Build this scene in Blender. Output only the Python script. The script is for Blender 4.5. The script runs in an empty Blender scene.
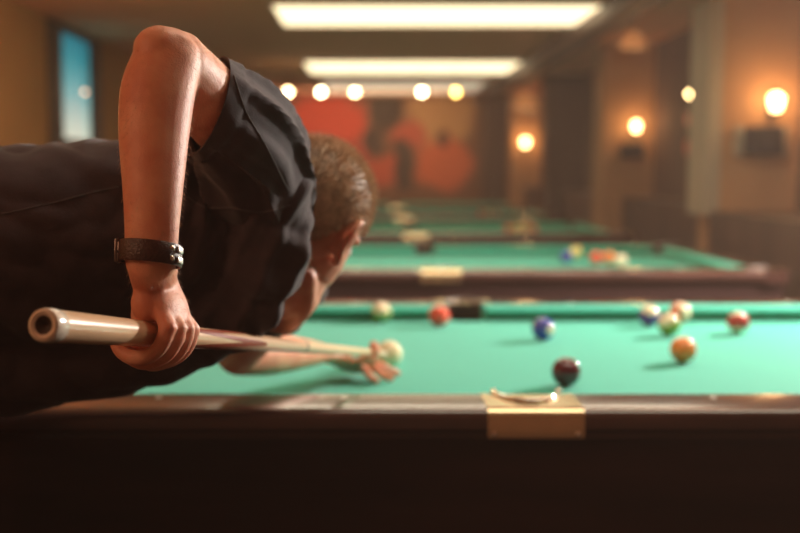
import bpy, bmesh, math, random
from mathutils import Vector, Matrix, noise, Quaternion
random.seed(7)
S = bpy.context.scene
COL = S.collection
# ------------------------------------------------------------------ camera
F = 1090.0; CX = 372.0; CAMZ = 1.25
PITCH = math.atan((266.5-170.0)/F)
cam = bpy.data.cameras.new('camera'); camo = bpy.data.objects.new('camera', cam); COL.objects.link(camo)
camo.location = (0, 0, CAMZ); camo.rotation_euler = (math.radians(90)-PITCH, 0, 0)
cam.sensor_width = 36; cam.lens = F*36/800; cam.shift_x = (400-CX)/800
cam.clip_start = .05; cam.clip_end = 60
cam.dof.use_dof = True; cam.dof.focus_distance = 1.32; cam.dof.aperture_fstop = 2.5
S.camera = camo
# ------------------------------------------------------------------ world and light
w = bpy.data.worlds.new('world'); S.world = w; w.use_nodes = True
w.node_tree.nodes['Background'].inputs[0].default_value = (1.0, .82, .65, 1)
w.node_tree.nodes['Background'].inputs[1].default_value = .05
# thin warm haze of the smoky hall fills the closed room
vs_ = w.node_tree.nodes.new('ShaderNodeVolumeScatter'); vs_.inputs['Color'].default_value = (1, .71, .57, 1)
vs_.inputs['Density'].default_value = .0085; vs_.inputs['Anisotropy'].default_value = .25
w.node_tree.links.new(vs_.outputs[0], w.node_tree.nodes['World Output'].inputs['Volume'])
def area(name, loc, target, power, size, color, size_y=None):
    l = bpy.data.lights.new(name, 'AREA'); l.energy = power; l.color = color; l.size = size
    if size_y: l.shape = 'RECTANGLE'; l.size_y = size_y
    o = bpy.data.objects.new(name, l); COL.objects.link(o); o.location = loc
    o.rotation_euler = (Vector(target)-Vector(loc)).to_track_quat('-Z', 'Y').to_euler()
    return o
area('assumed_side_light', (2.5, 4.1, 1.82), (0, 2.5, .9), 172, .25, (1.0, .90, .80))  # bare key light for an assumed unseen source at right; no lamp is built
area('added_fill_light', (-1.9, .3, 2.3), (-.4, 1.8, 1.1), 13, .8, (1.0, .50, .28))  # unseen warm fill added to brighten the camera side of the man
S.view_settings.view_transform = 'Standard'; S.view_settings.look = 'None'
S.view_settings.gamma = 1; S.view_settings.use_curve_mapping = False
S.view_settings.exposure = 0.0
# ------------------------------------------------------------------ helpers
def at(x, y, Y):
    """point at depth Y on the line of sight through pixel x,y"""
    d = Vector((x-CX, -(y-266.5), -F))
    d.rotate(camo.rotation_euler)
    return Vector((0, 0, CAMZ)) + d*(Y/d.y)
def at_z(x, y, z):
    d = Vector((x-CX, -(y-266.5), -F)); d.rotate(camo.rotation_euler)
    return Vector((0, 0, CAMZ)) + d*((z-CAMZ)/d.z)
def sc(c, k=1.0): return (c[0]*k, c[1]*k, c[2]*k, 1)
def mat(name, col, rough=.5, metal=0, noise_amt=0, nscale=8, bump=0, bscale=60, sss=0, emit=None, estr=0, coat=0, spec=None, sheen=0, stretch=None):
    m = bpy.data.materials.new(name); m.use_nodes = True; nt = m.node_tree; b = nt.nodes['Principled BSDF']
    b.inputs['Base Color'].default_value = sc(col); b.inputs['Roughness'].default_value = rough; b.inputs['Metallic'].default_value = metal
    if coat: b.inputs['Coat Weight'].default_value = coat; b.inputs['Coat Roughness'].default_value = .08
    if spec is not None: b.inputs['Specular IOR Level'].default_value = spec
    if sheen: b.inputs['Sheen Weight'].default_value = sheen; b.inputs['Sheen Roughness'].default_value = .4
    if sss:
        b.inputs['Subsurface Weight'].default_value = sss; b.inputs['Subsurface Radius'].default_value = (1, .35, .2); b.inputs['Subsurface Scale'].default_value = .012
    if emit: b.inputs['Emission Color'].default_value = sc(emit); b.inputs['Emission Strength'].default_value = estr
    tc = nt.nodes.new('ShaderNodeTexCoord'); vec = tc.outputs['Object']
    if stretch:
        mp = nt.nodes.new('ShaderNodeMapping'); mp.inputs['Scale'].default_value = stretch; nt.links.new(vec, mp.inputs[0]); vec = mp.outputs[0]
    if noise_amt:
        n = nt.nodes.new('ShaderNodeTexNoise'); n.inputs['Scale'].default_value = nscale; n.inputs['Detail'].default_value = 5
        nt.links.new(vec, n.inputs['Vector'])
        r = nt.nodes.new('ShaderNodeValToRGB'); r.color_ramp.elements[0].position = .3; r.color_ramp.elements[1].position = .7
        r.color_ramp.elements[0].color = sc(col, 1-noise_amt); r.color_ramp.elements[1].color = sc(col, 1+noise_amt)
        nt.links.new(n.outputs['Fac'], r.inputs[0]); nt.links.new(r.outputs[0], b.inputs['Base Color'])
    if bump:
        n = nt.nodes.new('ShaderNodeTexNoise'); n.inputs['Scale'].default_value = bscale; n.inputs['Detail'].default_value = 4
        nt.links.new(vec, n.inputs['Vector'])
        bp = nt.nodes.new('ShaderNodeBump'); bp.inputs['Strength'].default_value = bump; bp.inputs['Distance'].default_value = .004
        nt.links.new(n.outputs['Fac'], bp.inputs['Height']); nt.links.new(bp.outputs[0], b.inputs['Normal'])
    return m
def obj(name, bm, m, parent=None, smooth=True, mats=None):
    me = bpy.data.meshes.new(name)
    if isinstance(bm, bpy.types.Mesh): me = bm
    else:
        bmesh.ops.recalc_face_normals(bm, faces=bm.faces); bm.to_mesh(me); bm.free()
    o = bpy.data.objects.new(name, me); COL.objects.link(o)
    if len(me.materials) == 0:
        for q in (mats or [m]): me.materials.append(q)
    if smooth:
        for p in me.polygons: p.use_smooth = True
        try: me.set_sharp_from_angle(angle=math.radians(38))
        except Exception: pass
    if parent: o.parent = parent
    return o
def empty(name, loc, rz=0):
    o = bpy.data.objects.new(name, None); COL.objects.link(o); o.location = loc; o.rotation_euler = (0, 0, rz); o.empty_display_size = .1; return o
def tag(o, label, cat, group=None, kind=None):
    o['label'] = label; o['category'] = cat
    if group: o['group'] = group
    if kind: o['kind'] = kind
    return o
def struct(o): o['kind'] = 'structure'; return o
def box(bm, c, s, rz=0, bev=0):
    r = bmesh.ops.create_cube(bm, size=1); vs = r['verts']
    M = Matrix.Translation(c) @ Matrix.Rotation(rz, 4, 'Z') @ Matrix.Diagonal((s[0], s[1], s[2], 1))
    bmesh.ops.transform(bm, matrix=M, verts=vs)
    if bev:
        es = list({e for v in vs for e in v.link_edges})
        bmesh.ops.bevel(bm, geom=es, offset=bev, segments=2, affect='EDGES', profile=.5)
def boxb(bm, x0, x1, y0, y1, z0, z1, bev=0):
    box(bm, ((x0+x1)/2, (y0+y1)/2, (z0+z1)/2), (abs(x1-x0), abs(y1-y0), abs(z1-z0)), 0, bev)
def prism(bm, pts, z0, z1):
    lo = [bm.verts.new((p[0], p[1], z0)) for p in pts]; hi = [bm.verts.new((p[0], p[1], z1)) for p in pts]
    n = len(pts)
    a = bm.faces.new(lo); b = bm.faces.new(hi)
    for i in range(n): bm.faces.new((lo[i], lo[(i+1) % n], hi[(i+1) % n], hi[i]))
    bmesh.ops.triangulate(bm, faces=[a, b])
def lathe(bm, prof, seg=24, M=Matrix(), cap=True):
    rings = []
    for r, z in prof:
        rings.append([bm.verts.new(M @ Vector((r*math.cos(2*math.pi*i/seg), r*math.sin(2*math.pi*i/seg), z))) for i in range(seg)])
    for a, b in zip(rings, rings[1:]):
        for i in range(seg): bm.faces.new((a[i], a[(i+1) % seg], b[(i+1) % seg], b[i]))
    if cap:
        if prof[0][0] > 1e-5: bm.faces.new(rings[0])
        if prof[-1][0] > 1e-5: bm.faces.new(rings[-1])
def cat(p, t):
    """Catmull-Rom over a list of tuples/Vectors (any dimension)"""
    n = len(p)-1; i = min(int(t*n), n-1); u = t*n-i
    P = [p[max(i-1, 0)], p[i], p[i+1], p[min(i+2, n)]]
    return [0.5*((2*b)+(-a+c)*u+(2*a-5*b+4*c-d)*u*u+(-a+3*b-3*c+d)*u**3) for a, b, c, d in zip(*P)]
def tube(bm, pts, rad, seg=16, per=6, round_ends=True, up=None, fold=None):
    """pts: Vectors, rad: r or (r_side, r_up) per point; smooth path with rounded ends"""
    rad = [(r, r) if not isinstance(r, (tuple, list)) else r for r in rad]
    n = (len(pts)-1)*per; C = []; R = []
    for k in range(n+1):
        C.append(Vector(cat([tuple(p) for p in pts], k/n))); R.append(cat(rad, k/n))
    T = [(C[min(k+1, n)]-C[max(k-1, 0)]).normalized() for k in range(n+1)]
    up = Vector(up) if up is not None else (Vector((0, 0, 1)) if abs(T[0].z) < .9 else Vector((0, 1, 0)))
    rings = []; frames = []
    for k in range(n+1):
        a = up - T[k]*up.dot(T[k]); a.normalize(); b = T[k].cross(a); frames.append((a, b))
        if up is not None and not round_ends: pass
    def ring(c, a, b, ra, rb): return [bm.verts.new(c + b*(math.cos(2*math.pi*i/seg)*ra) + a*(math.sin(2*math.pi*i/seg)*rb)) for i in range(seg)]
    if round_ends:
        a, b = frames[0]; m = min(R[0])
        v0 = bm.verts.new(C[0]-T[0]*m)
        for h in (.85, .5): rings.append(ring(C[0]-T[0]*m*h, a, b, R[0][0]*math.sqrt(1-h*h), R[0][1]*math.sqrt(1-h*h)))
    for k in range(n+1):
        a, b = frames[k]; rings.append(ring(C[k], a, b, R[k][0], R[k][1]))
    if round_ends:
        a, b = frames[n]; m = min(R[n])
        for h in (.5, .85): rings.append(ring(C[n]+T[n]*m*h, a, b, R[n][0]*math.sqrt(1-h*h), R[n][1]*math.sqrt(1-h*h)))
        v1 = bm.verts.new(C[n]+T[n]*m)
    for p, q in zip(rings, rings[1:]):
        for i in range(seg): bm.faces.new((p[i], p[(i+1) % seg], q[(i+1) % seg], q[i]))
    if round_ends:
        for i in range(seg):
            bm.faces.new((v0, rings[0][(i+1) % seg], rings[0][i])); bm.faces.new((v1, rings[-1][i], rings[-1][(i+1) % seg]))
    return rings
def ell(bm, c, r, rot=None, seg=24):
    res = bmesh.ops.create_uvsphere(bm, u_segments=seg, v_segments=seg//2, radius=1)
    M = Matrix.Translation(c) @ (rot.to_4x4() if rot else Matrix()) @ Matrix.Diagonal((r[0], r[1], r[2], 1))
    bmesh.ops.transform(bm, matrix=M, verts=res['verts'])
def fuse(bm, voxel, smooth=6, name='tmp', fac=.5):
    """weld overlapping volumes into one continuous skin"""
    bmesh.ops.recalc_face_normals(bm, faces=bm.faces)
    me = bpy.data.meshes.new(name); bm.to_mesh(me); bm.free()
    o = bpy.data.objects.new(name, me); COL.objects.link(o)
    m = o.modifiers.new('r', 'REMESH'); m.mode = 'VOXEL'; m.voxel_size = voxel; m.use_smooth_shade = True
    if smooth: s = o.modifiers.new('s', 'SMOOTH'); s.factor = fac; s.iterations = smooth
    dg = bpy.context.evaluated_depsgraph_get(); dg.update()
    out = bpy.data.meshes.new_from_object(o.evaluated_get(dg))
    bpy.data.objects.remove(o); out.name = name
    return out
# ------------------------------------------------------------------ materials
M_floor = mat('floor_dark', (.07, .042, .028), .45, noise_amt=.3, nscale=2)
M_ceil = mat('ceiling_paint', (.78, .36, .20), .9, noise_amt=.06, nscale=1)
M_wall = mat('brown_wall', (.20, .105, .055), .85, noise_amt=.15, nscale=1.2)
M_leftwall = mat('ochre_wall', (.50, .22, .06), .85, noise_amt=.1, nscale=1.5)
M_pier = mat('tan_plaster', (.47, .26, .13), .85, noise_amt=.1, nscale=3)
M_darkwood = mat('dark_wood_panel', (.085, .048, .032), .5, noise_amt=.25, nscale=4, stretch=(1, 1, .15))
M_greypaint = mat('grey_paint', (.42, .36, .27), .7)
M_wood = mat('mahogany', (.07, .028, .022), .20, noise_amt=.35, nscale=5, stretch=(.6, 6, 6), coat=1.0)
M_wood.node_tree.nodes['Principled BSDF'].inputs['Coat Roughness'].default_value = .17
M_apron = mat('apron_wood', (.040, .016, .015), .5, noise_amt=.3, nscale=4, stretch=(.6, 4, 4), spec=.3)
M_cloth = mat('green_cloth', (.019, .385, .275), .85, noise_amt=.04, nscale=60, bump=.08, bscale=900, sheen=.2, spec=.2)
M_brass = mat('brass', (.84, .70, .46), .24, 1, noise_amt=.08, nscale=10)
M_chrome = mat('polished_metal', (.88, .83, .76), .08, 1)
M_grey = mat('grey_pocket_rubber', (.20, .17, .16), .4)
M_black = mat('black_liner', (.012, .01, .01), .7)
M_sight = mat('pearl_sight', (.85, .8, .7), .3)
# ------------------------------------------------------------------ room
XL, XR, YB, YF, CZ = -2.66, 2.8, 18.7, -2.2, 2.5
def slab(name, x0, x1, y0, y1, z0, z1, m):
    bm = bmesh.new(); boxb(bm, x0, x1, y0, y1, z0, z1); return struct(obj(name, bm, m, smooth=False))
slab('floor', XL-.2, XR+.2, YF-.2, YB+.2, -.1, 0, M_floor)
slab('ceiling', XL-.2, XR+.2, YF-.2, YB+.2, CZ, CZ+.1, M_ceil)
slab('wall_back', XL-.2, XR+.2, YB, YB+.1, 0, CZ, M_wall)
slab('wall_front', XL-.2, XR+.2, YF-.1, YF, 0, CZ, mat('rust_wall', (.26, .11, .055), .85))
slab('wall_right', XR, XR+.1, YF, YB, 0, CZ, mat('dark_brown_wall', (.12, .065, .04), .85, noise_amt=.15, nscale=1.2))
WY0, WY1, WZ0, WZ1 = 9.38, 10.5, 1.52, 2.44
bm = bmesh.new()
boxb(bm, XL-.1, XL, YF, WY0, 0, CZ); boxb(bm, XL-.1, XL, WY1, YB, 0, CZ); boxb(bm, XL-.1, XL, WY0, WY1, 0, WZ0); boxb(bm, XL-.1, XL, WY0, WY1, WZ1, CZ)
struct(obj('wall_left', bm, M_leftwall, smooth=False))
slab('trim_1', 1.72, 1.95, YF, YB, CZ-.13, CZ, M_darkwood)
slab('baseboard_right', XR-.02, XR, YF, YB, 0, .12, M_darkwood)
slab('baseboard_left', XL, XL+.02, YF, YB, 0, .12, M_darkwood)
slab('baseboard_back', XL, XR, YB-.02, YB, 0, .12, M_darkwood)
# piers projecting from the right wall
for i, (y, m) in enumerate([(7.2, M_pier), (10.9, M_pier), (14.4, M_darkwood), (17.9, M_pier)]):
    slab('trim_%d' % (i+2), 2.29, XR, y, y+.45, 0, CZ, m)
slab('trim_6', 2.20, 2.29, 7.2, 7.62, .95, CZ-.13, M_greypaint)
slab('trim_7', 1.88, 2.24, YB-.35, YB, 0, CZ-.13, M_darkwood)
# dado of dark boards along the right
slab('trim_8', 2.22, XR, 4.0, 7.19, 0, .98, M_darkwood)
for k, (a, b) in enumerate([(7.63, 10.89), (11.36, 14.39), (14.86, 17.89)]):
    slab('trim_%d' % (k+9), 2.5, XR, a, b, 0, .98, M_darkwood)
# lit window in the left wall
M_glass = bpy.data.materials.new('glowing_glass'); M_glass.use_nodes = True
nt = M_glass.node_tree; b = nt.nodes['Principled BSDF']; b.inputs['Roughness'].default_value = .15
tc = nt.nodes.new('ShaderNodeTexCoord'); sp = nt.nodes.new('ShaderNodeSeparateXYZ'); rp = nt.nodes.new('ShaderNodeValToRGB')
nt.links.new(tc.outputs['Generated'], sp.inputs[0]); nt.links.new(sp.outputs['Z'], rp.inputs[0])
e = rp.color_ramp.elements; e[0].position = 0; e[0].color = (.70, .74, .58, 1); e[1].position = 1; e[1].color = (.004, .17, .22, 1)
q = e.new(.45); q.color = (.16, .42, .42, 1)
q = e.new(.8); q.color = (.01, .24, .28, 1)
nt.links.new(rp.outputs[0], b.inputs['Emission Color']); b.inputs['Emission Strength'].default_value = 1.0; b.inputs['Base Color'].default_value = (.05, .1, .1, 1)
bm = bmesh.new()
t = .05
boxb(bm, XL-.06, XL+.03, WY0-.36, WY0, WZ0-.08, WZ1+.05); boxb(bm, XL-.06, XL+.03, WY1, WY1+.22, WZ0-.08, WZ1+.05)
boxb(bm, XL-.06, XL+.03, WY0, WY1, WZ1, WZ1+.05); boxb(bm, XL-.06, XL+.03, WY0, WY1, WZ0-.08, WZ0)
win = struct(obj('window_1', bm, mat('window_frame_dark', (.03, .02, .015), .5), smooth=False))
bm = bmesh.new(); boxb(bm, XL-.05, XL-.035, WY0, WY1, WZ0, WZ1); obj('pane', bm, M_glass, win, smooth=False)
# ------------------------------------------------------------------ ceiling light panels
M_diff = mat('panel_diffuser', (.9, .85, .75), .6, emit=(1.0, .78, .47), estr=2.3)
M_frame = mat('panel_frame', (.55, .48, .38), .5)
def panel(y0, y1, x0, x1, label, dm=None):
    r = empty('ceiling_light_panel', ((x0+x1)/2, (y0+y1)/2, CZ))
    hx, hy = (x1-x0)/2, (y1-y0)/2
    bm = bmesh.new()
    for s in (-1, 1):
        boxb(bm, -hx-.03, hx+.03, s*hy-.03*(s < 0), s*hy+.03*(s > 0), -.035, 0)
        boxb(bm, s*hx-.03*(s < 0), s*hx+.03*(s > 0), -hy, hy, -.035, 0)
    obj('frame', bm, M_frame, r, smooth=False)
    bm = bmesh.new(); boxb(bm, -hx, hx, -hy, hy, -.025, -.005); obj('diffuser', bm, dm or M_diff, r, smooth=False)
    tag(r, label, 'ceiling light', 'fluorescent panels over the tables')
panel(1.75, 2.38, -.12, 2.5, 'assumed narrow bright ceiling panel straight above the near rail of the first table, out of view',  # unseen panel assumed, for the bright line along the near rail edge
      mat('assumed_panel_diffuser', (.9, .85, .75), .6, emit=(1.0, .86, .66), estr=4.5))
panel(4.5, 5.6, -.77, 1.7, 'assumed wide glowing cream ceiling panel just above the second pool table, out of view',  # unseen panel assumed to continue the row; extra bright to light the second table
      mat('assumed_panel_diffuser', (.9, .85, .75), .6, emit=(1.0, .84, .62), estr=6.0))
panel(8.25, 9.40, -.74, 1.72, 'largest and nearest wide cream ceiling light panel at the top of the picture')
panel(12.5, 14.0, -.77, 1.70, 'middle cream ceiling light panel between the largest and the smallest one')
panel(15.2, 17.2, -.70, 1.60, 'smallest farthest cream ceiling light panel just behind the round hanging bulbs',
      mat('dim_diffuser', (.8, .7, .55), .6, emit=(1.0, .80, .56), estr=.6))
# ------------------------------------------------------------------ hanging bulbs
M_cord = mat('lamp_cord', (.02, .015, .012), .6)
def bulb(x, y, Y, r, col, stre, label, group='round bulbs hanging from the ceiling'):
    p = at(x, y, Y); o = empty('hanging_bulb', (p.x, p.y, p.z))
    bm = bmesh.new(); ell(bm, (0, 0, 0), (r, r, r*1.1), seg=16); obj('globe', bm, mat('bulb_glow', (1, .9, .7), .4, emit=col, estr=stre), o)
    bm = bmesh.new(); lathe(bm, [(r*.5, r*.8), (r*.55, r*1.2), (r*.3, r*1.9), (.004, r*2)], 12)
    obj('socket', bm, M_black, o)
    bm = bmesh.new(); lathe(bm, [(.004, r*1.8), (.004, CZ-p.z)], 6); obj('cord', bm, M_cord, o)
    tag(o, label, 'light bulb', group)
WARM = (1, .72, .36)
for x, c, st, lb in [(288, WARM, 26, 'leftmost of the five round glowing bulbs hanging before the red mural'),
                 (321, (1, .78, .45), 30, 'second glowing bulb from the left in the row before the mural'),
                 (355, WARM, 26, 'middle glowing bulb of the row of five, over the red mural'),
                 (422, (1, .76, .42), 30, 'brightest round bulb right of the gap in the hanging row'),
                 (456, (1, .62, .14), 18, 'yellower round bulb at the right end of the row of five')]:
    bulb(x, 92, 13.0, .034, c, st, lb)
bulb(690, 94, 9.2, .022, (1, .66, .28), 24, 'round glowing bulb hanging before the dark bay beside the grey pillar strip')
bulb(85, 92, 9.5, .014, (1, .45, .22), 6, 'faint pinkish bulb added for a reflection in the turquoise window')  # small glow added in place of a bulb reflection in the pane
# ------------------------------------------------------------------ wall sconces
def sconce(x, z, Y, facing, s, stre, label):
    o = empty('wall_sconce', (x, Y, z), 0 if facing == 'cam' else math.radians(90))
    bm = bmesh.new(); box(bm, (0, -.008, -.02), (.07*s, .016, .16*s), bev=.004); box(bm, (0, -.05, -.09*s), (.02*s, .09, .02*s), bev=.003)
    lathe(bm, [(.012*s, -.1*s), (.04*s, -.085*s), (.045*s, -.07*s)], 14, Matrix.Translation((0, -.09, 0)))
    obj('bracket', bm, M_black, o)
    bm = bmesh.new(); lathe(bm, [(.03*s, -.07*s), (.05*s, -.03*s), (.062*s, .03*s), (.055*s, .065*s), (.02*s, .085*s)], 16, Matrix.Translation((0, -.09, 0)))
    obj('lamp_shade', bm, mat('sconce_glow', (1, .85, .6), .4, emit=(1, .60, .24), estr=stre), o)
    bm = bmesh.new(); lathe(bm, [(.03*s, .085*s), (.02*s, .11*s), (.004, .13*s)], 12, Matrix.Translation((0, -.09, 0))); obj('cap', bm, M_black, o)
    tag(o, label, 'wall lamp', 'glowing wall lamps on the right piers')
    l = bpy.data.lights.new('sconce_light', 'POINT'); l.energy = 6.5*s*s; l.color = (1, .50, .20); l.shadow_soft_size = .05
    lo = bpy.data.objects.new('sconce_light', l); COL.objects.link(lo); lo.parent = o; lo.location = (0, -.22, .06)
    return o
sconce(2.612, at(0, 103, 7.1).z, 7.2, 'cam', .75, 14, 'largest glowing wall lamp, on the tan pier above the black box')
sconce(2.60, at(0, 127, 10.8).z, 10.9, 'cam', .62, 14, 'glowing lamp on the middle tan pier between the bulb and the farthest lamp')
sconce(2.49, at(0, 143, 17.8).z, 17.9, 'cam', .85, 14, 'farthest glowing lamp, on the narrow orange pier at the back')
sconce(XL, 1.75, 6.3, 'left', .9, 14, 'assumed glowing wall lamp on the ochre left wall, left of the window, out of view').children[-1].data.energy = 22  # out-of-view lamp assumed, to warm the left wall
# box speaker under the near sconce
M_box = mat('dark_box', (.03, .025, .025), .5)
def wall_box(x0, x1, y0, y1, Y, label, ears):
    p = at(x0, y0, Y); q = at(x1, y1, Y)
    o = empty('wall_speaker', ((p.x+q.x)/2, Y, (p.z+q.z)/2)); w_, h_ = q.x-p.x, p.z-q.z
    bm = bmesh.new(); box(bm, (0, -.07, 0), (w_, .14, h_), bev=.008); obj('cabinet', bm, M_box, o)
    bm = bmesh.new(); box(bm, (0, -.145, 0), (w_*.86, .012, h_*.84), bev=.004); obj('grille', bm, M_black, o)
    if ears:
        for s in (-1, 1):
            bm = bmesh.new(); box(bm, (s*(w_/2+.035), -.03, 0), (.05, .05, h_*1.1), bev=.006); f = obj('side_bracket', bm, M_greypaint, o)
    tag(o, label, 'speaker')
wall_box(743, 776, 127, 155, 7.195, 'black box with pale side brackets mounted below the largest wall lamp', True)
wall_box(620, 641, 143, 158, 10.895, 'small dark box mounted below the middle wall lamp', False)
# red pictures in the dark bay
for (x0, x1, y0, y1, Y, lb) in [(684, 702, 112, 126, 10.85, 'upper small red picture in the dark bay below the single bulb'),
                          (685, 701, 138, 156, 10.85, 'lower small red picture in the dark bay below the single bulb')]:
    Yp = 9.6 if x0 > 680 else 10.4
    p = at(x0, y0, 9.5); q = at(x1, y1, 9.5)
    o = empty('red_picture', (XR, (1090*XR/(x0-CX)+1090*XR/(x1-CX))/2, (p.z+q.z)/2))
    bm = bmesh.new(); box(bm, (-.012, 0, 0), (.02, .42, p.z-q.z), bev=.003); obj('frame', bm, M_black, o)
    bm = bmesh.new(); box(bm, (-.024, 0, 0), (.006, .38, p.z-q.z-.03)); obj('print', bm, mat('red_print', (.75, .08, .03), .5, noise_amt=.4, nscale=12), o, smooth=False)
    tag(o, lb, 'picture', 'small red pictures in the dark bay')
# glowing amber shades added to stand in for sconce glow up high
for (x, y, Y, lb) in [(633, 40, 9.0, 'dull amber shade added for the glow near the ceiling above the middle wall lamp'),
                      (525, 101, 15.5, 'dull amber shade added for the glow above the farthest wall lamp')]:
    p = at(x, y, Y); o = empty('added_glow_shade', tuple(p)); r = .012*Y
    bm = bmesh.new(); lathe(bm, [(r, -r*.6), (r*.95, -r*.2), (r*.5, r*.5), (r*.2, r*.7)], 20); obj('lamp_shade', bm, mat('added_amber_glow', (.6, .22, .06), .4, emit=(1, .35, .1), estr=.32), o)
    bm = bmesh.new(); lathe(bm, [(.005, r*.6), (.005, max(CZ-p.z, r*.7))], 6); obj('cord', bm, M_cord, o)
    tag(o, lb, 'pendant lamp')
# mural on the back wall
def mural():
    m = bpy.data.materials.new('mural_paint'); m.use_nodes = True; nt = m.node_tree; b = nt.nodes['Principled BSDF']; b.inputs['Roughness'].default_value = .8
    tc = nt.nodes.new('ShaderNodeTexCoord'); ns = nt.nodes.new('ShaderNodeTexNoise'); ns.inputs['Scale'].default_value = 1.6; ns.inputs['Detail'].default_value = 4
    nt.links.new(tc.outputs['Object'], ns.inputs['Vector'])
    sub = nt.nodes.new('ShaderNodeVectorMath'); sub.operation = 'SUBTRACT'; sub.inputs[1].default_value = (.5, .5, .5); nt.links.new(ns.outputs['Color'], sub.inputs[0])
    scl = nt.nodes.new('ShaderNodeVectorMath'); scl.operation = 'SCALE'; scl.inputs['Scale'].default_value = .5; nt.links.new(sub.outputs[0], scl.inputs[0])
    add = nt.nodes.new('ShaderNodeVectorMath'); nt.links.new(tc.outputs['Object'], add.inputs[0]); nt.links.new(scl.outputs[0], add.inputs[1])
    cur = None
    base = (.20, .09, .045)
    # blobs in picture units (pixels of the wall as seen), centre, radii, colour
    blobs = [(250, 120, 34, 60, (.70, .22, .05)), (325, 120, 42, 30, (.62, .07, .03)), (340, 165, 34, 26, (.42, .06, .03)), (440, 115, 36, 36, (.52, .30, .12)),
             (446, 165, 30, 26, (.62, .14, .05)), (412, 137, 18, 14, (.50, .10, .05)), (387, 170, 24, 18, (.50, .09, .04)),
             (386, 108, 17, 26, (.05, .035, .025)), (404, 165, 12, 26, (.06, .04, .03)), (372, 140, 14, 12, (.06, .04, .03)), (444, 141, 6, 8, (.12, .05, .03))]
    for (x, y, rx, ry, c) in blobs:
        p = at(x, y, YB); k = YB/F
        s1 = nt.nodes.new('ShaderNodeVectorMath'); s1.operation = 'SUBTRACT'; s1.inputs[1].default_value = (p.x, 0, p.z); nt.links.new(add.outputs[0], s1.inputs[0])
        s2 = nt.nodes.new('ShaderNodeVectorMath'); s2.operation = 'MULTIPLY'; s2.inputs[1].default_value = (1/(rx*k), 0, 1/(ry*k)); nt.links.new(s1.outputs[0], s2.inputs[0])
        ln = nt.nodes.new('ShaderNodeVectorMath'); ln.operation = 'LENGTH'; nt.links.new(s2.outputs[0], ln.inputs[0])
        mr = nt.nodes.new('ShaderNodeMapRange'); mr.inputs[1].default_value = 1.1; mr.inputs[2].default_value = .8; nt.links.new(ln.outputs['Value'], mr.inputs[0])
        mx = nt.nodes.new('ShaderNodeMix'); mx.data_type = 'RGBA'; nt.links.new(mr.outputs[0], mx.inputs['Factor'])
        if cur is None: mx.inputs[6].default_value = sc(base)
        else: nt.links.new(cur, mx.inputs[6])
        mx.inputs[7].default_value = sc(c); cur = mx.outputs[2]
    nt.links.new(cur, b.inputs['Base Color'])
    bm = bmesh.new(); boxb(bm, -2.55, 1.86, YB-.03, YB-.005, .55, CZ-.02)
    o = obj('wall_mural', bm, m, smooth=False)
    tag(o, 'large blurry mural in red, orange and ochre with dark figures on the back wall', 'mural')
mural()
area('added_mural_light', (-.2, YB-1.6, CZ-.05), (-.2, YB, 1.5), 45, 3.0, (1, .62, .36), .2)  # unseen light added under the ceiling to brighten the mural
# ------------------------------------------------------------------ pool tables
BED = .7575; RAIL = BED+.05; HX, HY, CW, RW = 1.36, .6725, .055, .14
OX, OY = HX+CW+RW, HY+CW+RW
TCX = .305; T1Y = 2.8575; STEP = 2.8
SG = .069   # half opening of the side pocket
CG = .085   # corner gap measured along the rail
def cushion(L0a, L1a, L0b, L1b):
    """profile along +x from nose ends (L0a..L1a) to back ends (L0b..L1b); v grows outwards from nose"""
    bm = bmesh.new()
    prof = [(0, .036), (.004, .040), (CW*.5, .046), (CW, .0495), (CW, .001), (.028, .001), (.012, .020), (.0, .029)]
    A = []; B = []
    for v, z in prof:
        f = v/CW
        A.append(bm.verts.new((L0a+(L0b-L0a)*f, v, z))); B.append(bm.verts.new((L1a+(L1b-L1a)*f, v, z)))
    n = len(prof); bm.faces.new(A); bm.faces.new(B)
    for i in range(n): bm.faces.new((A[i], A[(i+1) % n], B[(i+1) % n], B[i]))
    return bm
def rail_piece(L0, L1):
    bm = bmesh.new()
    R = RW
    prof = [(0, .050), (R-.022, .050), (R-.010, .0475), (R-.003, .041), (R, .032), (R, .012), (R-.006, .006), (R-.02, .004), (R-.02, -.01), (0, -.01)]
    A = [bm.verts.new((L0, v, z)) for v, z in prof]; B = [bm.verts.new((L1, v, z)) for v, z in prof]
    n = len(prof); bm.faces.new(A); bm.faces.new(B)
    for i in range(n): bm.faces.new((A[i], A[(i+1) % n], B[(i+1) % n], B[i]))
    return bm
def place(o, kind, s):
    """put a piece built along +x (v outward = +y) on the table side: 'long' at +/-HY, 'short' at +/-HX"""
    if kind == 'long':
        o.location = (0, s[0], s[2]); o.rotation_euler = (0, 0, 0 if s[1] > 0 else math.pi)
    else:
        o.location = (s[0], 0, s[2]); o.rotation_euler = (0, 0, -math.pi/2 if s[1] > 0 else math.pi/2)
PW = .090   # half width of the side casting
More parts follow.
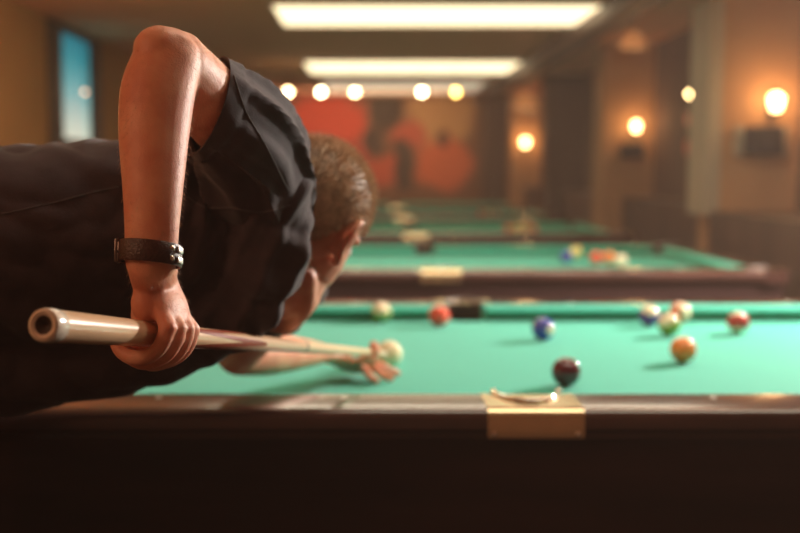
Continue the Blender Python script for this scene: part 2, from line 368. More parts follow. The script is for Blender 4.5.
def make_table():
    root = empty('pool_table', (TCX, T1Y, 0))
    # cloth bed with notches
    def arc(cx, cy, r, a0, a1, n=12): return [(cx+r*math.cos(math.radians(a0+(a1-a0)*i/n)), cy+r*math.sin(math.radians(a0+(a1-a0)*i/n))) for i in range(n+1)]
    bx, by = HX+CW-.002, HY+CW-.002
    pts = []
    pr = .06
    pts += arc(-bx, -by, pr*1.5, 90, 0); pts += arc(0, -by, pr, 180, 0); pts += arc(bx, -by, pr*1.5, 180, 90)
    pts += arc(bx, by, pr*1.5, 270, 180); pts += arc(0, by, pr, 0, -180); pts += arc(-bx, by, pr*1.5, 0, -90)
    bm = bmesh.new(); prism(bm, pts, BED-.02, BED); obj('bed_cloth', bm, M_cloth, root, smooth=False)
    for s in (1, -1):
        for k in (1, -1):
            c = obj('cushion', cushion(k*SG if k > 0 else -HX+CG-.02, HX-CG+.02 if k > 0 else -SG, (SG-.012)*k if k > 0 else -HX+CG-.075, HX-CG+.075 if k > 0 else -(SG-.012)), M_cloth, root)
            place(c, 'long', (s*HY, s, BED))
            r = obj('rail', rail_piece(PW if k > 0 else -OX+.115, OX-.115 if k > 0 else -PW), M_wood, root); place(r, 'long', (s*(HY+CW), s, BED))
            for j in (1, 2, 3):
                bm = bmesh.new(); lathe(bm, [(.0, .0016), (.0065, .0012), (.007, .0)], 12)
                d = obj('sight', bm, M_sight, r); d.location = (k*j*.3605, .035, .0502)
        c = obj('cushion', cushion(-HY+CG-.02, HY-CG+.02, -HY+CG-.075, HY-CG+.075), M_cloth, root); place(c, 'short', (s*HX, s, BED))
        r = obj('rail', rail_piece(-OY+.115, OY-.115), M_wood, root); place(r, 'short', (s*(HX+CW), s, BED))
        for j in (-1, 0, 1):
            bm = bmesh.new(); lathe(bm, [(.0, .0016), (.0065, .0012), (.007, .0)], 12)
            d = obj('sight', bm, M_sight, r); d.location = (j*.36, .035, .0502)
        # side casting: brass plate with a curved cut for the pocket
        a, dep = .068, .088
        cut = [(a*math.cos(math.radians(t)), -CW+.0+ (dep+CW)*math.sin(math.radians(t))) for t in range(20, 161, 7)]
        cut = [p for p in cut if p[1] > .0]
        out = [(PW, 0), (PW, RW-.015), (-PW, RW-.015), (-PW, 0)]
        bm = bmesh.new()
        prism(bm, [out[0], out[1], out[2], out[3]] + list(reversed(cut)), .0, .0515)
        # rounded front lip of the plate
        prof = [(RW-.022, .0515), (RW-.008, .0492), (RW-.001, .043), (RW+.002, .034), (RW+.002, -.004), (RW-.022, -.004)]
        A = [bm.verts.new((-PW, v, z)) for v, z in prof]; B = [bm.verts.new((PW, v, z)) for v, z in prof]; n = len(prof)
        bm.faces.new(A); bm.faces.new(B)
        for i in range(n): bm.faces.new((A[i], A[(i+1) % n], B[(i+1) % n], B[i]))
        c = obj('side_casting', bm, M_brass, root); place(c, 'long', (s*(HY+CW), s, BED))
        for u in (-PW+.012, PW-.012):
            bm = bmesh.new(); lathe(bm, [(.005, 0), (.005, .002), (.003, .004), (0, .0045)], 12, Matrix.Translation((u, RW+.002, .004)) @ Matrix.Rotation(-math.pi/2, 4, 'X'))
            obj('screw', bm, M_chrome, c)
        # pocket rim
        bm = bmesh.new()
        rp = [Vector((a*1.02*math.cos(math.radians(t)), -CW+(dep+CW)*1.0*math.sin(math.radians(t)), .052+.004*math.sin(math.radians(t)))) for t in range(22, 159, 8)]
        tube(bm, rp, [.0045]*len(rp), 10, 2)
        for p in (rp[0], rp[-1]): ell(bm, p+Vector((0, 0, .001)), (.0065, .0065, .006), seg=12)
        c = obj('pocket_rim', bm, M_chrome if s < 0 else M_grey, root); place(c, 'long', (s*(HY+CW), s, BED))
        bm = bmesh.new(); lathe(bm, [(.066, .048), (.064, -.12), (.03, -.15), (0, -.155)], 24, cap=False)
        vs = [v for v in bm.verts if v.co.z > .01 and v.co.y < 0]
        for v in vs: v.co.z = -.022
        c = obj('pocket_liner', bm, M_black, root); place(c, 'long', (s*(HY+CW-.004), s, BED))
        # corners
        for k in (1, -1):
            bm = bmesh.new()
            e_ = .118
            outp = [(OX-e_, OY), (OX-.06, OY), (OX-.03, OY-.008), (OX-.008, OY-.03), (OX, OY-.06), (OX, OY-e_)]
            inner = [(HX+CW, OY-e_)] + [(HX+CW-.01+.075*math.cos(math.radians(t)), HY+CW-.01+.075*math.sin(math.radians(t))) for t in range(0, 91, 10)] + [(OX-e_, HY+CW)]
            prism(bm, outp + inner, -.006, .0515)
            bmesh.ops.scale(bm, vec=(k, s, 1), verts=bm.verts)
            c = obj('corner_casting', bm, M_wood, root); c.location = (0, 0, BED)
            bm = bmesh.new()
            rp = [Vector((k*(HX+CW-.01+.077*math.cos(math.radians(t))), s*(HY+CW-.01+.077*math.sin(math.radians(t))), .055)) for t in range(-20, 111, 10)]
            tube(bm, rp, [.006]*len(rp), 8, 2); c = obj('pocket_rim', bm, M_grey, root); c.location = (0, 0, BED)
            bm = bmesh.new(); lathe(bm, [(.074, -.022), (.070, -.12), (.03, -.15), (0, -.155)], 20, Matrix.Translation((k*(HX+CW-.012), s*(HY+CW-.012), 0)), cap=False)
            c = obj('pocket_liner', bm, M_black, root); c.location = (0, 0, BED)
    # apron and legs
    bm = bmesh.new()
    t = .03; a0, a1 = OX-.03, OY-.03
    for s in (-1, 1):
        boxb(bm, -a0, a0, s*a1-(t if s > 0 else 0), s*a1+(0 if s > 0 else t), .50, BED-.006); boxb(bm, s*a0-(t if s > 0 else 0), s*a0+(0 if s > 0 else t), -a1+t, a1-t, .50, BED-.006)
    obj('apron', bm, M_apron, root, smooth=False)
    bm = bmesh.new(); boxb(bm, -a0+t+.001, a0-t-.001, -a1+t+.001, a1-t-.001, BED-.19, BED-.16); obj('slate_frame', bm, M_apron, root, smooth=False)
    for sx in (-1, 1):
        for sy in (-1, 1):
            bm = bmesh.new(); M = Matrix.Translation((sx*1.12, sy*.55, 0))
            lathe(bm, [(.05, .0), (.055, .04), (.045, .06), (.06, .12), (.085, .30), (.09, .42), (.07, .47), (.08, .52), (.08, BED-.19)], 20, M); obj('leg', bm, M_apron, root)
    return root
def copy_tree(o, parent=None):
    c = o.copy(); COL.objects.link(c)
    if parent: c.parent = parent
    for ch in list(o.children): copy_tree(ch, c)
    return c
T = make_table(); G = 'rows of pool tables'
tag(T, 'nearest green pool table with dark rail, the one the man leans over', 'pool table', G)
for i, lb in enumerate(['second green pool table, right behind the nearest one, balls clustered on it',
                        'third green pool table from the front, with a row of orange balls on it',
                        'fourth green pool table from the front, with a few blurry balls on it',
                        'farthest thin sliver of a green pool table below the mural']):
    c = copy_tree(T); c.location = (TCX, T1Y+STEP*(i+1), 0); tag(c, lb, 'pool table', G)
# ------------------------------------------------------------------ balls
def ball_mat(col, stripe, spot=True):
    m = bpy.data.materials.new('ball_resin'); m.use_nodes = True; nt = m.node_tree; b = nt.nodes['Principled BSDF']
    b.inputs['Roughness'].default_value = .07; b.inputs['Coat Weight'].default_value = .5; b.inputs['Coat Roughness'].default_value = .04
    tc = nt.nodes.new('ShaderNodeTexCoord'); nrm = nt.nodes.new('ShaderNodeVectorMath'); nrm.operation = 'NORMALIZE'; nt.links.new(tc.outputs['Object'], nrm.inputs[0])
    sp = nt.nodes.new('ShaderNodeSeparateXYZ'); nt.links.new(nrm.outputs[0], sp.inputs[0])
    W = (.86, .74, .50)
    def gt(sock, v):
        n = nt.nodes.new('ShaderNodeMath'); n.operation = 'GREATER_THAN'; nt.links.new(sock, n.inputs[0]); n.inputs[1].default_value = v; return n.outputs[0]
    def mix(f, a, bb):
        n = nt.nodes.new('ShaderNodeMix'); n.data_type = 'RGBA'; nt.links.new(f, n.inputs['Factor'])
        for s_, i in ((a, 6), (bb, 7)):
            if isinstance(s_, tuple): n.inputs[i].default_value = sc(s_)
            else: nt.links.new(s_, n.inputs[i])
        return n.outputs[2]
    cur = col
    if stripe:
        ab = nt.nodes.new('ShaderNodeMath'); ab.operation = 'ABSOLUTE'; nt.links.new(sp.outputs['Z'], ab.inputs[0]); cur = mix(gt(ab.outputs[0], .60), col, W)
    if spot:
        ax = nt.nodes.new('ShaderNodeMath'); ax.operation = 'ABSOLUTE'; nt.links.new(sp.outputs['X'], ax.inputs[0]); ax.operation = 'MULTIPLY'; ax.inputs[1].default_value = 1
        cur = mix(gt(ax.outputs[0], .90), cur, W)
    if isinstance(cur, tuple): b.inputs['Base Color'].default_value = sc(cur)
    else: nt.links.new(cur, b.inputs['Base Color'])
    return m
bm = bmesh.new(); bmesh.ops.create_uvsphere(bm, u_segments=40, v_segments=24, radius=.0335)
BALL = bpy.data.meshes.new('pool_ball'); bm.to_mesh(BALL); bm.free()
for p in BALL.polygons: p.use_smooth = True
def ball(x, y, col, stripe, rot, label, group, spot=True, name='pool_ball'):
    p = at_z(x, y, BED+.0335)
    o = bpy.data.objects.new(name, BALL.copy()); o.data.materials.append(ball_mat(col, stripe, spot)); COL.objects.link(o)
    o.location = (p.x, p.y, BED+.0338); o.rotation_euler = [math.radians(a) for a in rot]
    return tag(o, label, 'pool ball', group)
B1 = 'balls on the nearest table'
ball(389, 354, (.86, .78, .50), False, (0, 0, 0), 'cream white cue ball just beyond the bridge hand on the green cloth', B1, False, 'cue_ball')
ball(381, 312.6, (.16, .30, .06), True, (38, 0, 0), 'cream striped ball near the far cushion, left of the red ball', B1)
ball(439, 316, (.80, .07, .03), False, (0, 20, 60), 'solid red ball just left of the far side pocket', B1, False)
ball(543, 329, (.015, .05, .38), False, (0, 0, 305), 'dark blue ball with a pale spot, alone right of the far pocket', B1)
ball(566, 372, (.10, .006, .012), False, (0, 30, 80), 'dark maroon ball, nearest to the brass side pocket plate', B1, False)
ball(683, 350, (.85, .22, .03), False, (0, 30, 60), 'solid orange ball in front of the right cluster of balls', B1, False)
ball(649, 316, (.10, .03, .24), True, (20, -15, 40), 'purple striped ball, left one of the cluster by the far cushion', B1)
ball(680, 313, (.85, .12, .02), True, (20, 55, -30), 'orange striped ball closest to the far cushion, behind the olive ball', B1)
ball(669, 325, (.24, .30, .02), True, (20, -35, 10), 'olive and cream striped ball between the purple and orange striped balls', B1)
ball(738, 323, (.50, .03, .02), True, (-5, 18, 50), 'maroon and cream striped ball, rightmost on the nearest table', B1)
B2 = 'balls on the second table'
for x, y, c, st, lb in [(576, 252.0, (.90, .70, .25), False, 'pale yellow ball behind the dark blue one on the second table'),
                    (566, 257, (.03, .05, .30), False, 'dark blue ball just left of the pale yellow ball on the second table'),
                    (596, 258, (.75, .10, .05), False, 'dark red ball in the middle of the second table row'),
                    (609, 257.5, (.85, .25, .08), False, 'orange ball right of the red ball on the second table'),
                    (621, 261, (.80, .70, .50), False, 'white ball at the right end of the second table row')]:
    ball(x, y, c, st, (0, 20, 60), lb, B2, False)
B3 = 'balls on the third table'
for x, y, c, lb in [(508, 228.5, (.75, .12, .06), 'red ball at the left end of the row on the third table'),
                (516, 228.8, (.75, .45, .12), 'yellow ball second in the row on the third table'),
                (525, 228.2, (.85, .40, .08), 'amber ball third in the row on the third table'),
                (534, 228.8, (.80, .16, .06), 'orange red ball at the right end of the third table row')]:
    ball(x, y, c, False, (0, 20, 60), lb, B3, False)
B4 = 'balls on the fourth table'
for x, y, c, lb in [(481, 212.6, (.7, .08, .04), 'red ball at the left of the trio on the fourth table'), (488, 212.9, (.80, .50, .2), 'pale yellow ball in the middle of the trio on the fourth table'),
                (497, 212.8, (.6, .4, .2), 'dull tan ball at the right of the trio on the fourth table')]:
    ball(x, y, c, False, (0, 20, 60), lb, B4, False)
# ------------------------------------------------------------------ cue
P0 = at(43, 325, 1.07); P1 = at(384, 353.5, 2.60)
cd = (P1-P0); CL = cd.length; cd.normalize()
def cue_at(s): return P0+cd*s
q = cd.to_track_quat('Z', 'Y')
cue = bpy.data.objects.new('pool_cue', None); COL.objects.link(cue); cue.location = P0; cue.rotation_mode = 'QUATERNION'; cue.rotation_quaternion = q
tag(cue, 'pale maple pool cue with dark chevron inlays held in the right hand of the man', 'pool cue')
JT = .90
def cr(s): return .0172 + (.0062-.0172)*(s/CL)**1.0
M_maple = mat('pale_maple', (.78, .50, .30), .28, noise_amt=.10, nscale=12, stretch=(8, 8, .5), coat=.4)
M_maple2 = mat('shaft_maple', (.80, .60, .36), .32, noise_amt=.06, nscale=12, stretch=(8, 8, .5), coat=.3)
M_inlay = mat('dark_inlay', (.26, .045, .015), .5, spec=.2)
M_collar = mat('butt_collar', (.80, .68, .55), .2, coat=.6)
M_rub = mat('bumper_rubber', (.045, .022, .016), .6)
bm = bmesh.new(); lathe(bm, [(cr(0)*.98, .022)]+[(cr(.022+(JT-.022)*i/12), .022+(JT-.022)*i/12) for i in range(1, 13)], 32); obj('butt', bm, M_maple, cue)
bm = bmesh.new(); lathe(bm, [(.0098, .001), (.0135, -.001), (cr(0)*.96, .001), (cr(0)*1.02, .005), (cr(0)*1.02, .019), (cr(0)*.985, .0225)], 40, cap=False); obj('butt_cap', bm, M_collar, cue)
bm = bmesh.new(); lathe(bm, [(0, .008), (.0045, .006), (.0078, .002), (.0100, .001), (.0100, .01)], 32, cap=False); obj('bumper', bm, M_rub, cue)
bm = bmesh.new(); lathe(bm, [(cr(JT)*1.0, JT), (cr(JT)*1.02, JT+.002), (cr(JT)*1.02, JT+.012), (cr(JT)*.99, JT+.014)], 32); obj('joint_collar', bm, mat('joint_ring', (.30, .18, .10), .3, coat=.4), cue)
bm = bmesh.new(); lathe(bm, [(cr(JT+(CL-.02-JT)*i/12), JT+.014+(CL-.034-JT)*i/12) for i in range(13)], 28); obj('shaft', bm, M_maple2, cue)
bm = bmesh.new(); lathe(bm, [(.0063, CL-.02), (.0063, CL-.008), (.0062, CL-.007)], 20); obj('ferrule', bm, mat('ferrule', (.9, .85, .75), .3), cue)
bm = bmesh.new(); lathe(bm, [(.0062, CL-.007), (.0060, CL-.001), (.0035, CL+.002), (0, CL+.0025)], 20); obj('tip', bm, mat('chalk_tip', (.15, .2, .3), .8), cue)
# chevron inlays wrapped round the butt ahead of the hand
cone_c = at(100, 0, 1)
toc = (q.inverted() @ (Vector((0, 0, CAMZ))-cue_at(.55))); ang0 = math.atan2(toc.y, toc.x)
for k in range(4):
    for (s_base, s_tip, wd) in ((.40, .665, .0056), (.37, .60, .0042)):
        bm = bmesh.new(); a0 = ang0 + k*math.pi/2 + math.radians(4)
        for sd in (-1, 1):
            L = []; n = 24
            for i in range(n+1):
                f = i/n; s_ = s_base+(s_tip-s_base)*f; an = a0 + sd*(1-f)*math.radians(43)
                r = cr(s_)+.0004; hw = wd*.5/r*(1 if f < .96 else .6)
                L.append([bm.verts.new((r*math.cos(an+u*hw), r*math.sin(an+u*hw), s_)) for u in (-1, 0, 1)])
            for p_, q_ in zip(L, L[1:]):
                for j in range(2): bm.faces.new((p_[j], p_[j+1], q_[j+1], q_[j]))
        obj('inlay', bm, M_inlay, cue)
# ------------------------------------------------------------------ person
def skin_mat():
    m = mat('skin', (.58, .27, .165), .46, sss=.35, bump=.20, bscale=420)
    nt = m.node_tree; b = nt.nodes['Principled BSDF']
    tc = nt.nodes['Texture Coordinate']; n = nt.nodes.new('ShaderNodeTexNoise'); n.inputs['Scale'].default_value = 22; n.inputs['Detail'].default_value = 6
    nt.links.new(tc.outputs['Object'], n.inputs['Vector'])
    r = nt.nodes.new('ShaderNodeValToRGB'); r.color_ramp.elements[0].position = .35; r.color_ramp.elements[1].position = .7
    r.color_ramp.elements[0].color = (.70, .265, .165, 1); r.color_ramp.elements[1].color = (.84, .42, .27, 1)
    nt.links.new(n.outputs['Fac'], r.inputs[0]); nt.links.new(r.outputs[0], b.inputs['Base Color'])
    return m
M_skin = skin_mat(); M_skin.node_tree.nodes['Principled BSDF'].inputs['Roughness'].default_value = .47; M_skin.node_tree.nodes['Principled BSDF'].inputs['Specular IOR Level'].default_value = .42
M_shirt = mat('charcoal_cotton', (.062, .044, .049), .85, noise_amt=.15, nscale=30, bump=.25, bscale=500, sheen=.2, spec=.2)
M_jean = mat('black_denim', (.014, .013, .013), .85, bump=.3, bscale=400, sheen=.03, spec=.2)
man = empty('person', (-.66, 1.62, 0))
tag(man, 'man in charcoal t-shirt and black trousers bending over the table and aiming a cue', 'person')
V = Vector
def rel(bm):
    bmesh.ops.translate(bm, vec=-V((man.location.x, man.location.y, 0)), verts=bm.verts); return bm
# --- key points
SHR = at(264, 156, 1.65); SHL = at(286, 282, 1.90)
ELR = at(166, 52, 1.365); WRR = at(152, 248, 1.285)
HIP = at(-75, 262, 1.62); W1 = at(40, 262, 1.66); W2 = at(150, 248, 1.72); CH = at(225, 232, 1.77)
bm = bmesh.new()
# torso core (under the shirt)
WID = (SHL-SHR).normalized()
tube(bm, [HIP, W1, W2, at(188, 238, 1.79)], [(.10, .13), (.10, .14), (.10, .14), (.08, .12)], 24, 6, up=WID)
tube(bm, [at(188, 238, 1.79), at(240, 240, 1.83)], [.07, .055], 16, 4)
# right arm
UA = SHR.lerp(ELR, .5) + V((0, 0, -.004))
tube(bm, [SHR, UA, ELR+V((.006, .02, -.012))], [.060, .052, .043], 20, 8)
fore = [at(168, 60, 1.37), at(158, 92, 1.352), at(154, 135, 1.33), at(153, 185, 1.305), at(152, 225, 1.29), at(151, 262, 1.283)]
tube(bm, fore, [(.042, .041), (.0455, .044), (.0425, .041), (.0365, .034), (.0325, .028), (.031, .025)], 24, 6, up=(0, 1, 0))
ell(bm, at(160, 50, 1.36), (.033, .033, .030)); ell(bm, at(150, 46, 1.352), (.016, .018, .018))       # elbow bones
ell(bm, at(178, 57, 1.385), (.036, .03, .033))
ell(bm, at(176, 70, 1.40), (.050, .045, .045))
# right hand in the cue frame
tH = None
best = 9
for k in range(100, 700):
    s_ = k/1000; p = cue_at(s_); px = CX+F*p.x/(p.y)   # approx
    if abs(px-150) < best: best = abs(px-150); tH = s_
cH = cue_at(tH)
e3 = cd; e1 = V((1, 0, 0)); e1 = (e1-e3*e1.dot(e3)).normalized(); e2 = e3.cross(e1)*-1
if e2.z < 0: e2 = -e2
def hp(a, b, c=0): return cH+e1*a+e2*b+e3*c
# palm
tube(bm, [fore[-1], hp(.006, .060, .004), hp(.022, .030, .004), hp(.030, .006, .004)], [(.026, .030), (.022, .036), (.018, .041), (.012, .040)], 20, 6, up=e3)
ell(bm, hp(-.006, .050, .028), (.020, .020, .022)); ell(bm, hp(.004, .036, -.024), (.020, .018, .024))
fr = [.0098, .0094, .0088]
for i, sx in enumerate((-.034, -.0115, .0115, .034)):
    ln = (.90, 1.0, 1.03, .96)[i]; k = (.0085, .0095, .0098, .0095)[i]
    o_ = sx
    pts = [hp(.024, .024, o_*.8), hp(.0375*ln, .004, o_), hp(.0265*ln, -.0225*ln, o_-.002), hp(.001, -.0335*ln, o_-.004), hp(-.0215*ln, -.0265*ln, o_-.004), hp(-.0320*ln, -.0110*ln, o_-.003), hp(-.0285*ln, .001, o_-.002)]
    tube(bm, pts, [k*1.1, k*1.22, k*1.12, k*1.18, k*1.06, k*1.0, k*.86], 14, 5)
    ell(bm, hp(.0395*ln, .006, o_), (.0112, .0112, .0112), seg=14)     # knuckle
tube(bm, [hp(-.010, .058, .020), hp(-.022, .038, .022), hp(-.0275, .016, .026), hp(-.0265, -.004, .034)], [.0155, .0145, .0120, .0095], 14, 6)
# left arm
ELL = at(238, 354, 2.13); WRL = at(318, 353, 2.40)
tube(bm, [SHL, SHL.lerp(ELL, .55)+V((0, 0, -.005)), ELL], [.056, .047, .040], 20, 7)
tube(bm, [ELL, ELL.lerp(WRL, .35), ELL.lerp(WRL, .75), WRL], [(.044, .043), (.046, .045), (.037, .034), (.030, .025)], 20, 7)
# bridge hand
cb = cue_at(CL-.17)       # where the cue passes through the bridge
pk = at_z(352, 366, BED+.028)
k3 = (at_z(372, 366, BED+.02)-WRL); 
tube(bm, [WRL, WRL.lerp(pk, .6)+V((0, 0, .004)), pk, pk.lerp(at_z(366, 367, BED+.024), .8)], [(.027, .019), (.034, .017), (.040, .016), (.036, .013)], 18, 6)
def fing(pts, r0): tube(bm, pts, [r0*(1.25-.10*i) for i in range(len(pts))], 12, 5)
base = at_z(362, 366, BED+.026)
z0 = BED+.0098
# middle, ring, little finger spread on the cloth
fing([base+V((.012, -.010, 0)), base+V((.040, -.018, .006)), V((base.x+.066, base.y-.012, z0+.006)), V((base.x+.084, base.y-.004, z0))], .0092)
fing([base+V((.008, -.026, 0)), base+V((.028, -.046, .004)), V((base.x+.050, base.y-.062, z0+.006)), V((base.x+.068, base.y-.072, z0))], .0090)
fing([base+V((-.006, -.030, -.002)), base+V((.008, -.060, .000)), V((base.x+.022, base.y-.084, z0+.004)), V((base.x+.034, base.y-.104, z0))], .0080)
# index loops over the cue, thumb beside it
ci = cue_at(CL-.135)
fing([base+V((.008, .020, .006)), base+V((.028, .036, .020)), ci+V((.004, .010, .0165)), ci+V((.012, -.014, .010)), ci+V((.004, -.020, -.010))], .0088)
fing([pk+V((-.02, -.018, .004)), pk+V((.012, -.034, .012)), ci+V((-.020, -.022, -.012)), ci+V((.006, -.018, -.016))], .0100)
# neck
HS = 1.15
HC = at(306, 221, 1.86)          # centre of the skull
g = V((.43, .80, -.43)).normalized(); u = V((.50, .10, .86)); u = (u-g*u.dot(g)).normalized(); r_ = g.cross(u)
HM = Matrix((r_, g, u)).transposed()      # local x right, y forward, z up
def H(x, y, z): return HC + HM @ V((x, y, z))*HS
n_before = None
REG = []
_ell, _tube = ell, tube
def ell(bm, c, r, rot=None, seg=24): _ell(bm, c, tuple(k*HS for k in r) if rot is not None and rot is HM else r, rot, seg)
tube(bm, [at(258, 230, 1.88), H(0, -.045, -.105), H(0, -.025, -.05)], [.058, .064, .066], 20, 7)
ell(bm, H(0, .030, -.080), (.064, .060, .052), HM)
ell(bm, H(0, .002, -.085), (.068, .078, .062), HM); ell(bm, H(0, .045, -.112), (.052, .046, .036), HM)
ell(bm, H(.018, .036, -.098), (.048, .048, .040), HM); ell(bm, H(0, -.01, -.09), (.060, .055, .060), HM)
# head
ell(bm, H(0, -.012, .02), (.078, .098, .092), HM); ell(bm, H(0, .030, -.035), (.066, .070, .085), HM)
tube(bm, [H(-.055, .0, -.075), H(-.045, .045, -.122), H(-.003, .080, -.148), H(.045, .045, -.112), H(.055, .0, -.075)], [.022, .021, .023, .021, .022], 14, 5)
ell(bm, H(0, .055, -.10), (.042, .035, .032), HM)
tube(bm, [H(0, .090, .010), H(0, .104, -.018), H(0, .112, -.038)], [.009, .011, .014], 12, 4)            # nose
ell(bm, H(.012, .100, -.044), (.009, .010, .007), HM); ell(bm, H(-.012, .100, -.044), (.009, .010, .007), HM)
tube(bm, [H(-.04, .078, .018), H(0, .094, .020), H(.04, .078, .018)], [.010, .010, .010], 12, 4)            # brow
tube(bm, [H(-.022, .085, -.072), H(0, .096, -.070), H(.022, .085, -.072)], [.005, .007, .005], 10, 4)       # lips
tube(bm, [H(-.020, .084, -.082), H(0, .095, -.081), H(.020, .084, -.082)], [.005, .007, .005], 10, 4)
for s in (-1, 1):     # ears: rim plus bowl
    tube(bm, [H(s*.076, .012, -.030), H(s*.084, .004, -.028), H(s*.092, -.014, -.010), H(s*.098, -.022, .014), H(s*.094, -.012, .034), H(s*.084, .008, .030)], [.0085, .0075, .006, .006, .006, .006], 10, 5)
    ell(bm, H(s*.080, -.002, .006), (.012, .018, .032), HM)
# legs
def leg(hp_, kn, an, toe):
    tube(bm, [hp_, hp_.lerp(kn, .5)+V((.0, -.01, 0)), kn, kn.lerp(an, .35)+V((0, -.012, 0)), an], [.095, .082, .060, .058, .040], 20, 6)
LEGS = [(V((-.80, 1.50, .98)), V((-.84, 1.46, .52)), V((-.88, 1.36, .10)), V((-.74, 1.52, .04))),
        (V((-.80, 1.74, .96)), V((-.82, 1.72, .52)), V((-.84, 1.64, .10)), V((-.70, 1.79, .04)))]
for l in LEGS:
    leg(*l[:3], None)
    tube(bm, [l[2]-V((.03, .03, .045)), l[3]], [.035, .030], 14, 4)
me = fuse(rel(bm), .0032, 5, 'person_body', .5)
body = obj('body', me, M_skin, man)
me.materials.clear(); me.materials.append(M_skin)
# fine hair along the right forearm and the back of the hand
def arm_hair():
    rng = random.Random(5); off = V((man.location.x, man.location.y, 0)); bm = bmesh.new()
    c0 = at(180, 40, 1.38)-off; c1 = at(152, 325, 1.28)-off
    ps = [p for p in me_body.polygons if c1.z < p.center.z < c0.z and abs(p.center.y+off.y-1.32) < .13 and p.center.x+off.x > at(100, 200, 1.3).x and p.center.x+off.x < at(222, 200, 1.38).x]
    for _ in range(2600):
        p = rng.choice(ps); n = p.normal
        if p.center.z < at(0, 300, 1.28).z and n.x < .2: continue
        r = p.center + V((rng.uniform(-1, 1), rng.uniform(-1, 1), rng.uniform(-1, 1)))*.0015
        d = (n*.75+V((.15, 0, -.75))+V((rng.uniform(-1, 1), rng.uniform(-1, 1), rng.uniform(-1, 1)))*.35).normalized(); L = rng.uniform(.003, .0065)
        a = d.cross(n+V((.01, .02, .03))).normalized()*.00013
        m_ = r+d*L*.5; t_ = r+d*L+V((0, 0, -.0015))
        bb = a.cross(d).normalized()*.00013
        q0 = [bm.verts.new(r+a), bm.verts.new(r-a*.5+bb), bm.verts.new(r-a*.5-bb)]; q1 = [bm.verts.new(m_+a*.7), bm.verts.new(m_+(-a*.5+bb)*.7), bm.verts.new(m_+(-a*.5-bb)*.7)]; tt = bm.verts.new(t_)
        for i in range(3):
            j = (i+1) % 3; bm.faces.new((q0[i], q0[j], q1[j], q1[i])); bm.faces.new((q1[i], q1[j], tt))
    o = obj('arm_hair', bm, mat('arm_hair_blond', (.50, .30, .18), .4), body, smooth=False); o['kind'] = 'stuff'
me_body = me
arm_hair()
# eyes
for s in (-1, 1):
    bm = bmesh.new(); ell(bm, H(s*.032, .078, -.004), (.0125, .0125, .0125), HM, 16); obj('eye', rel(bm), mat('eye_white', (.8, .75, .7), .2), man)
    bm = bmesh.new(); ell(bm, H(s*.032, .0865, -.004), (.006, .005, .006), HM, 12); obj('iris', rel(bm), mat('iris_brown', (.08, .04, .02), .2), man.children[-1] if False else [c for c in COL.objects if c.name.startswith('eye')][-1])
# hair: scalp cap with strands
M_hair = mat('dark_blond_hair', (.52, .36, .235), .5, noise_amt=.35, nscale=60)
def hair():
    bm = bmesh.new()
    rng = random.Random(3)
    # cap surface
    cap = bmesh.new(); bmesh.ops.create_uvsphere(cap, u_segments=64, v_segments=40, radius=1)
    def surf(d):
        e = V((d.x*.0815, d.y*.1015-.012, d.z*.0965+.02)); return e
    def inside(d):
        # hairline: above ears, down to nape, above the forehead
        lim = -.58 if d.y < -.45 else (-.58+(d.y+.45)*1.45)
        lim = min(lim, .10)
        return d.z > lim
    rm = [v for v in cap.verts if not inside(v.co)]
    bmesh.ops.delete(cap, geom=rm, context='VERTS')
    for v in cap.verts:
        v.co = HC + HM @ surf(v.co)*HS
    ext = bmesh.ops.solidify(cap, geom=cap.faces, thickness=-.004)
    me0 = bpy.data.meshes.new('t'); cap.to_mesh(me0); cap.free(); bm.from_mesh(me0); bpy.data.meshes.remove(me0)
    for _ in range(15000):
        z = rng.uniform(-.75, 1); a = rng.uniform(0, 2*math.pi); rr = math.sqrt(1-z*z); d = V((rr*math.cos(a), rr*math.sin(a), z))
        if not inside(d+V((0, 0, rng.uniform(-.04, .04)))): continue
        root_ = surf(d)*.99
        L = .006+.011*max(0, min(1, (d.z+.05)/.8))*(1 if d.y > -.9 else .6); L *= rng.uniform(.7, 1.25)
        dirn = (d + V((rng.uniform(-.35, .35), .25+rng.uniform(-.3, .3), rng.uniform(-.25, .25)))).normalized()
        side = dirn.cross(V((rng.uniform(-1, 1), rng.uniform(-1, 1), rng.uniform(-1, 1)))).normalized()*.00065
        s2 = dirn.cross(side).normalized()*.00065
        tip = root_+dirn*L
        b3 = [bm.verts.new(HC+HM @ (HS*(root_+side))), bm.verts.new(HC+HM @ (HS*(root_-side*.5+s2))), bm.verts.new(HC+HM @ (HS*(root_-side*.5-s2)))]
        tp = bm.verts.new(HC+HM @ (HS*tip))
        for i in range(3): bm.faces.new((b3[i], b3[(i+1) % 3], tp))
    me = bpy.data.meshes.new('hair'); rel(bm); bm.to_mesh(me); bm.free()
    o = obj('hair', me, M_hair, man, smooth=False); me.materials.clear(); me.materials.append(M_hair)
    o['kind'] = 'stuff'; o['label'] = 'short dark blond hair'
hair()
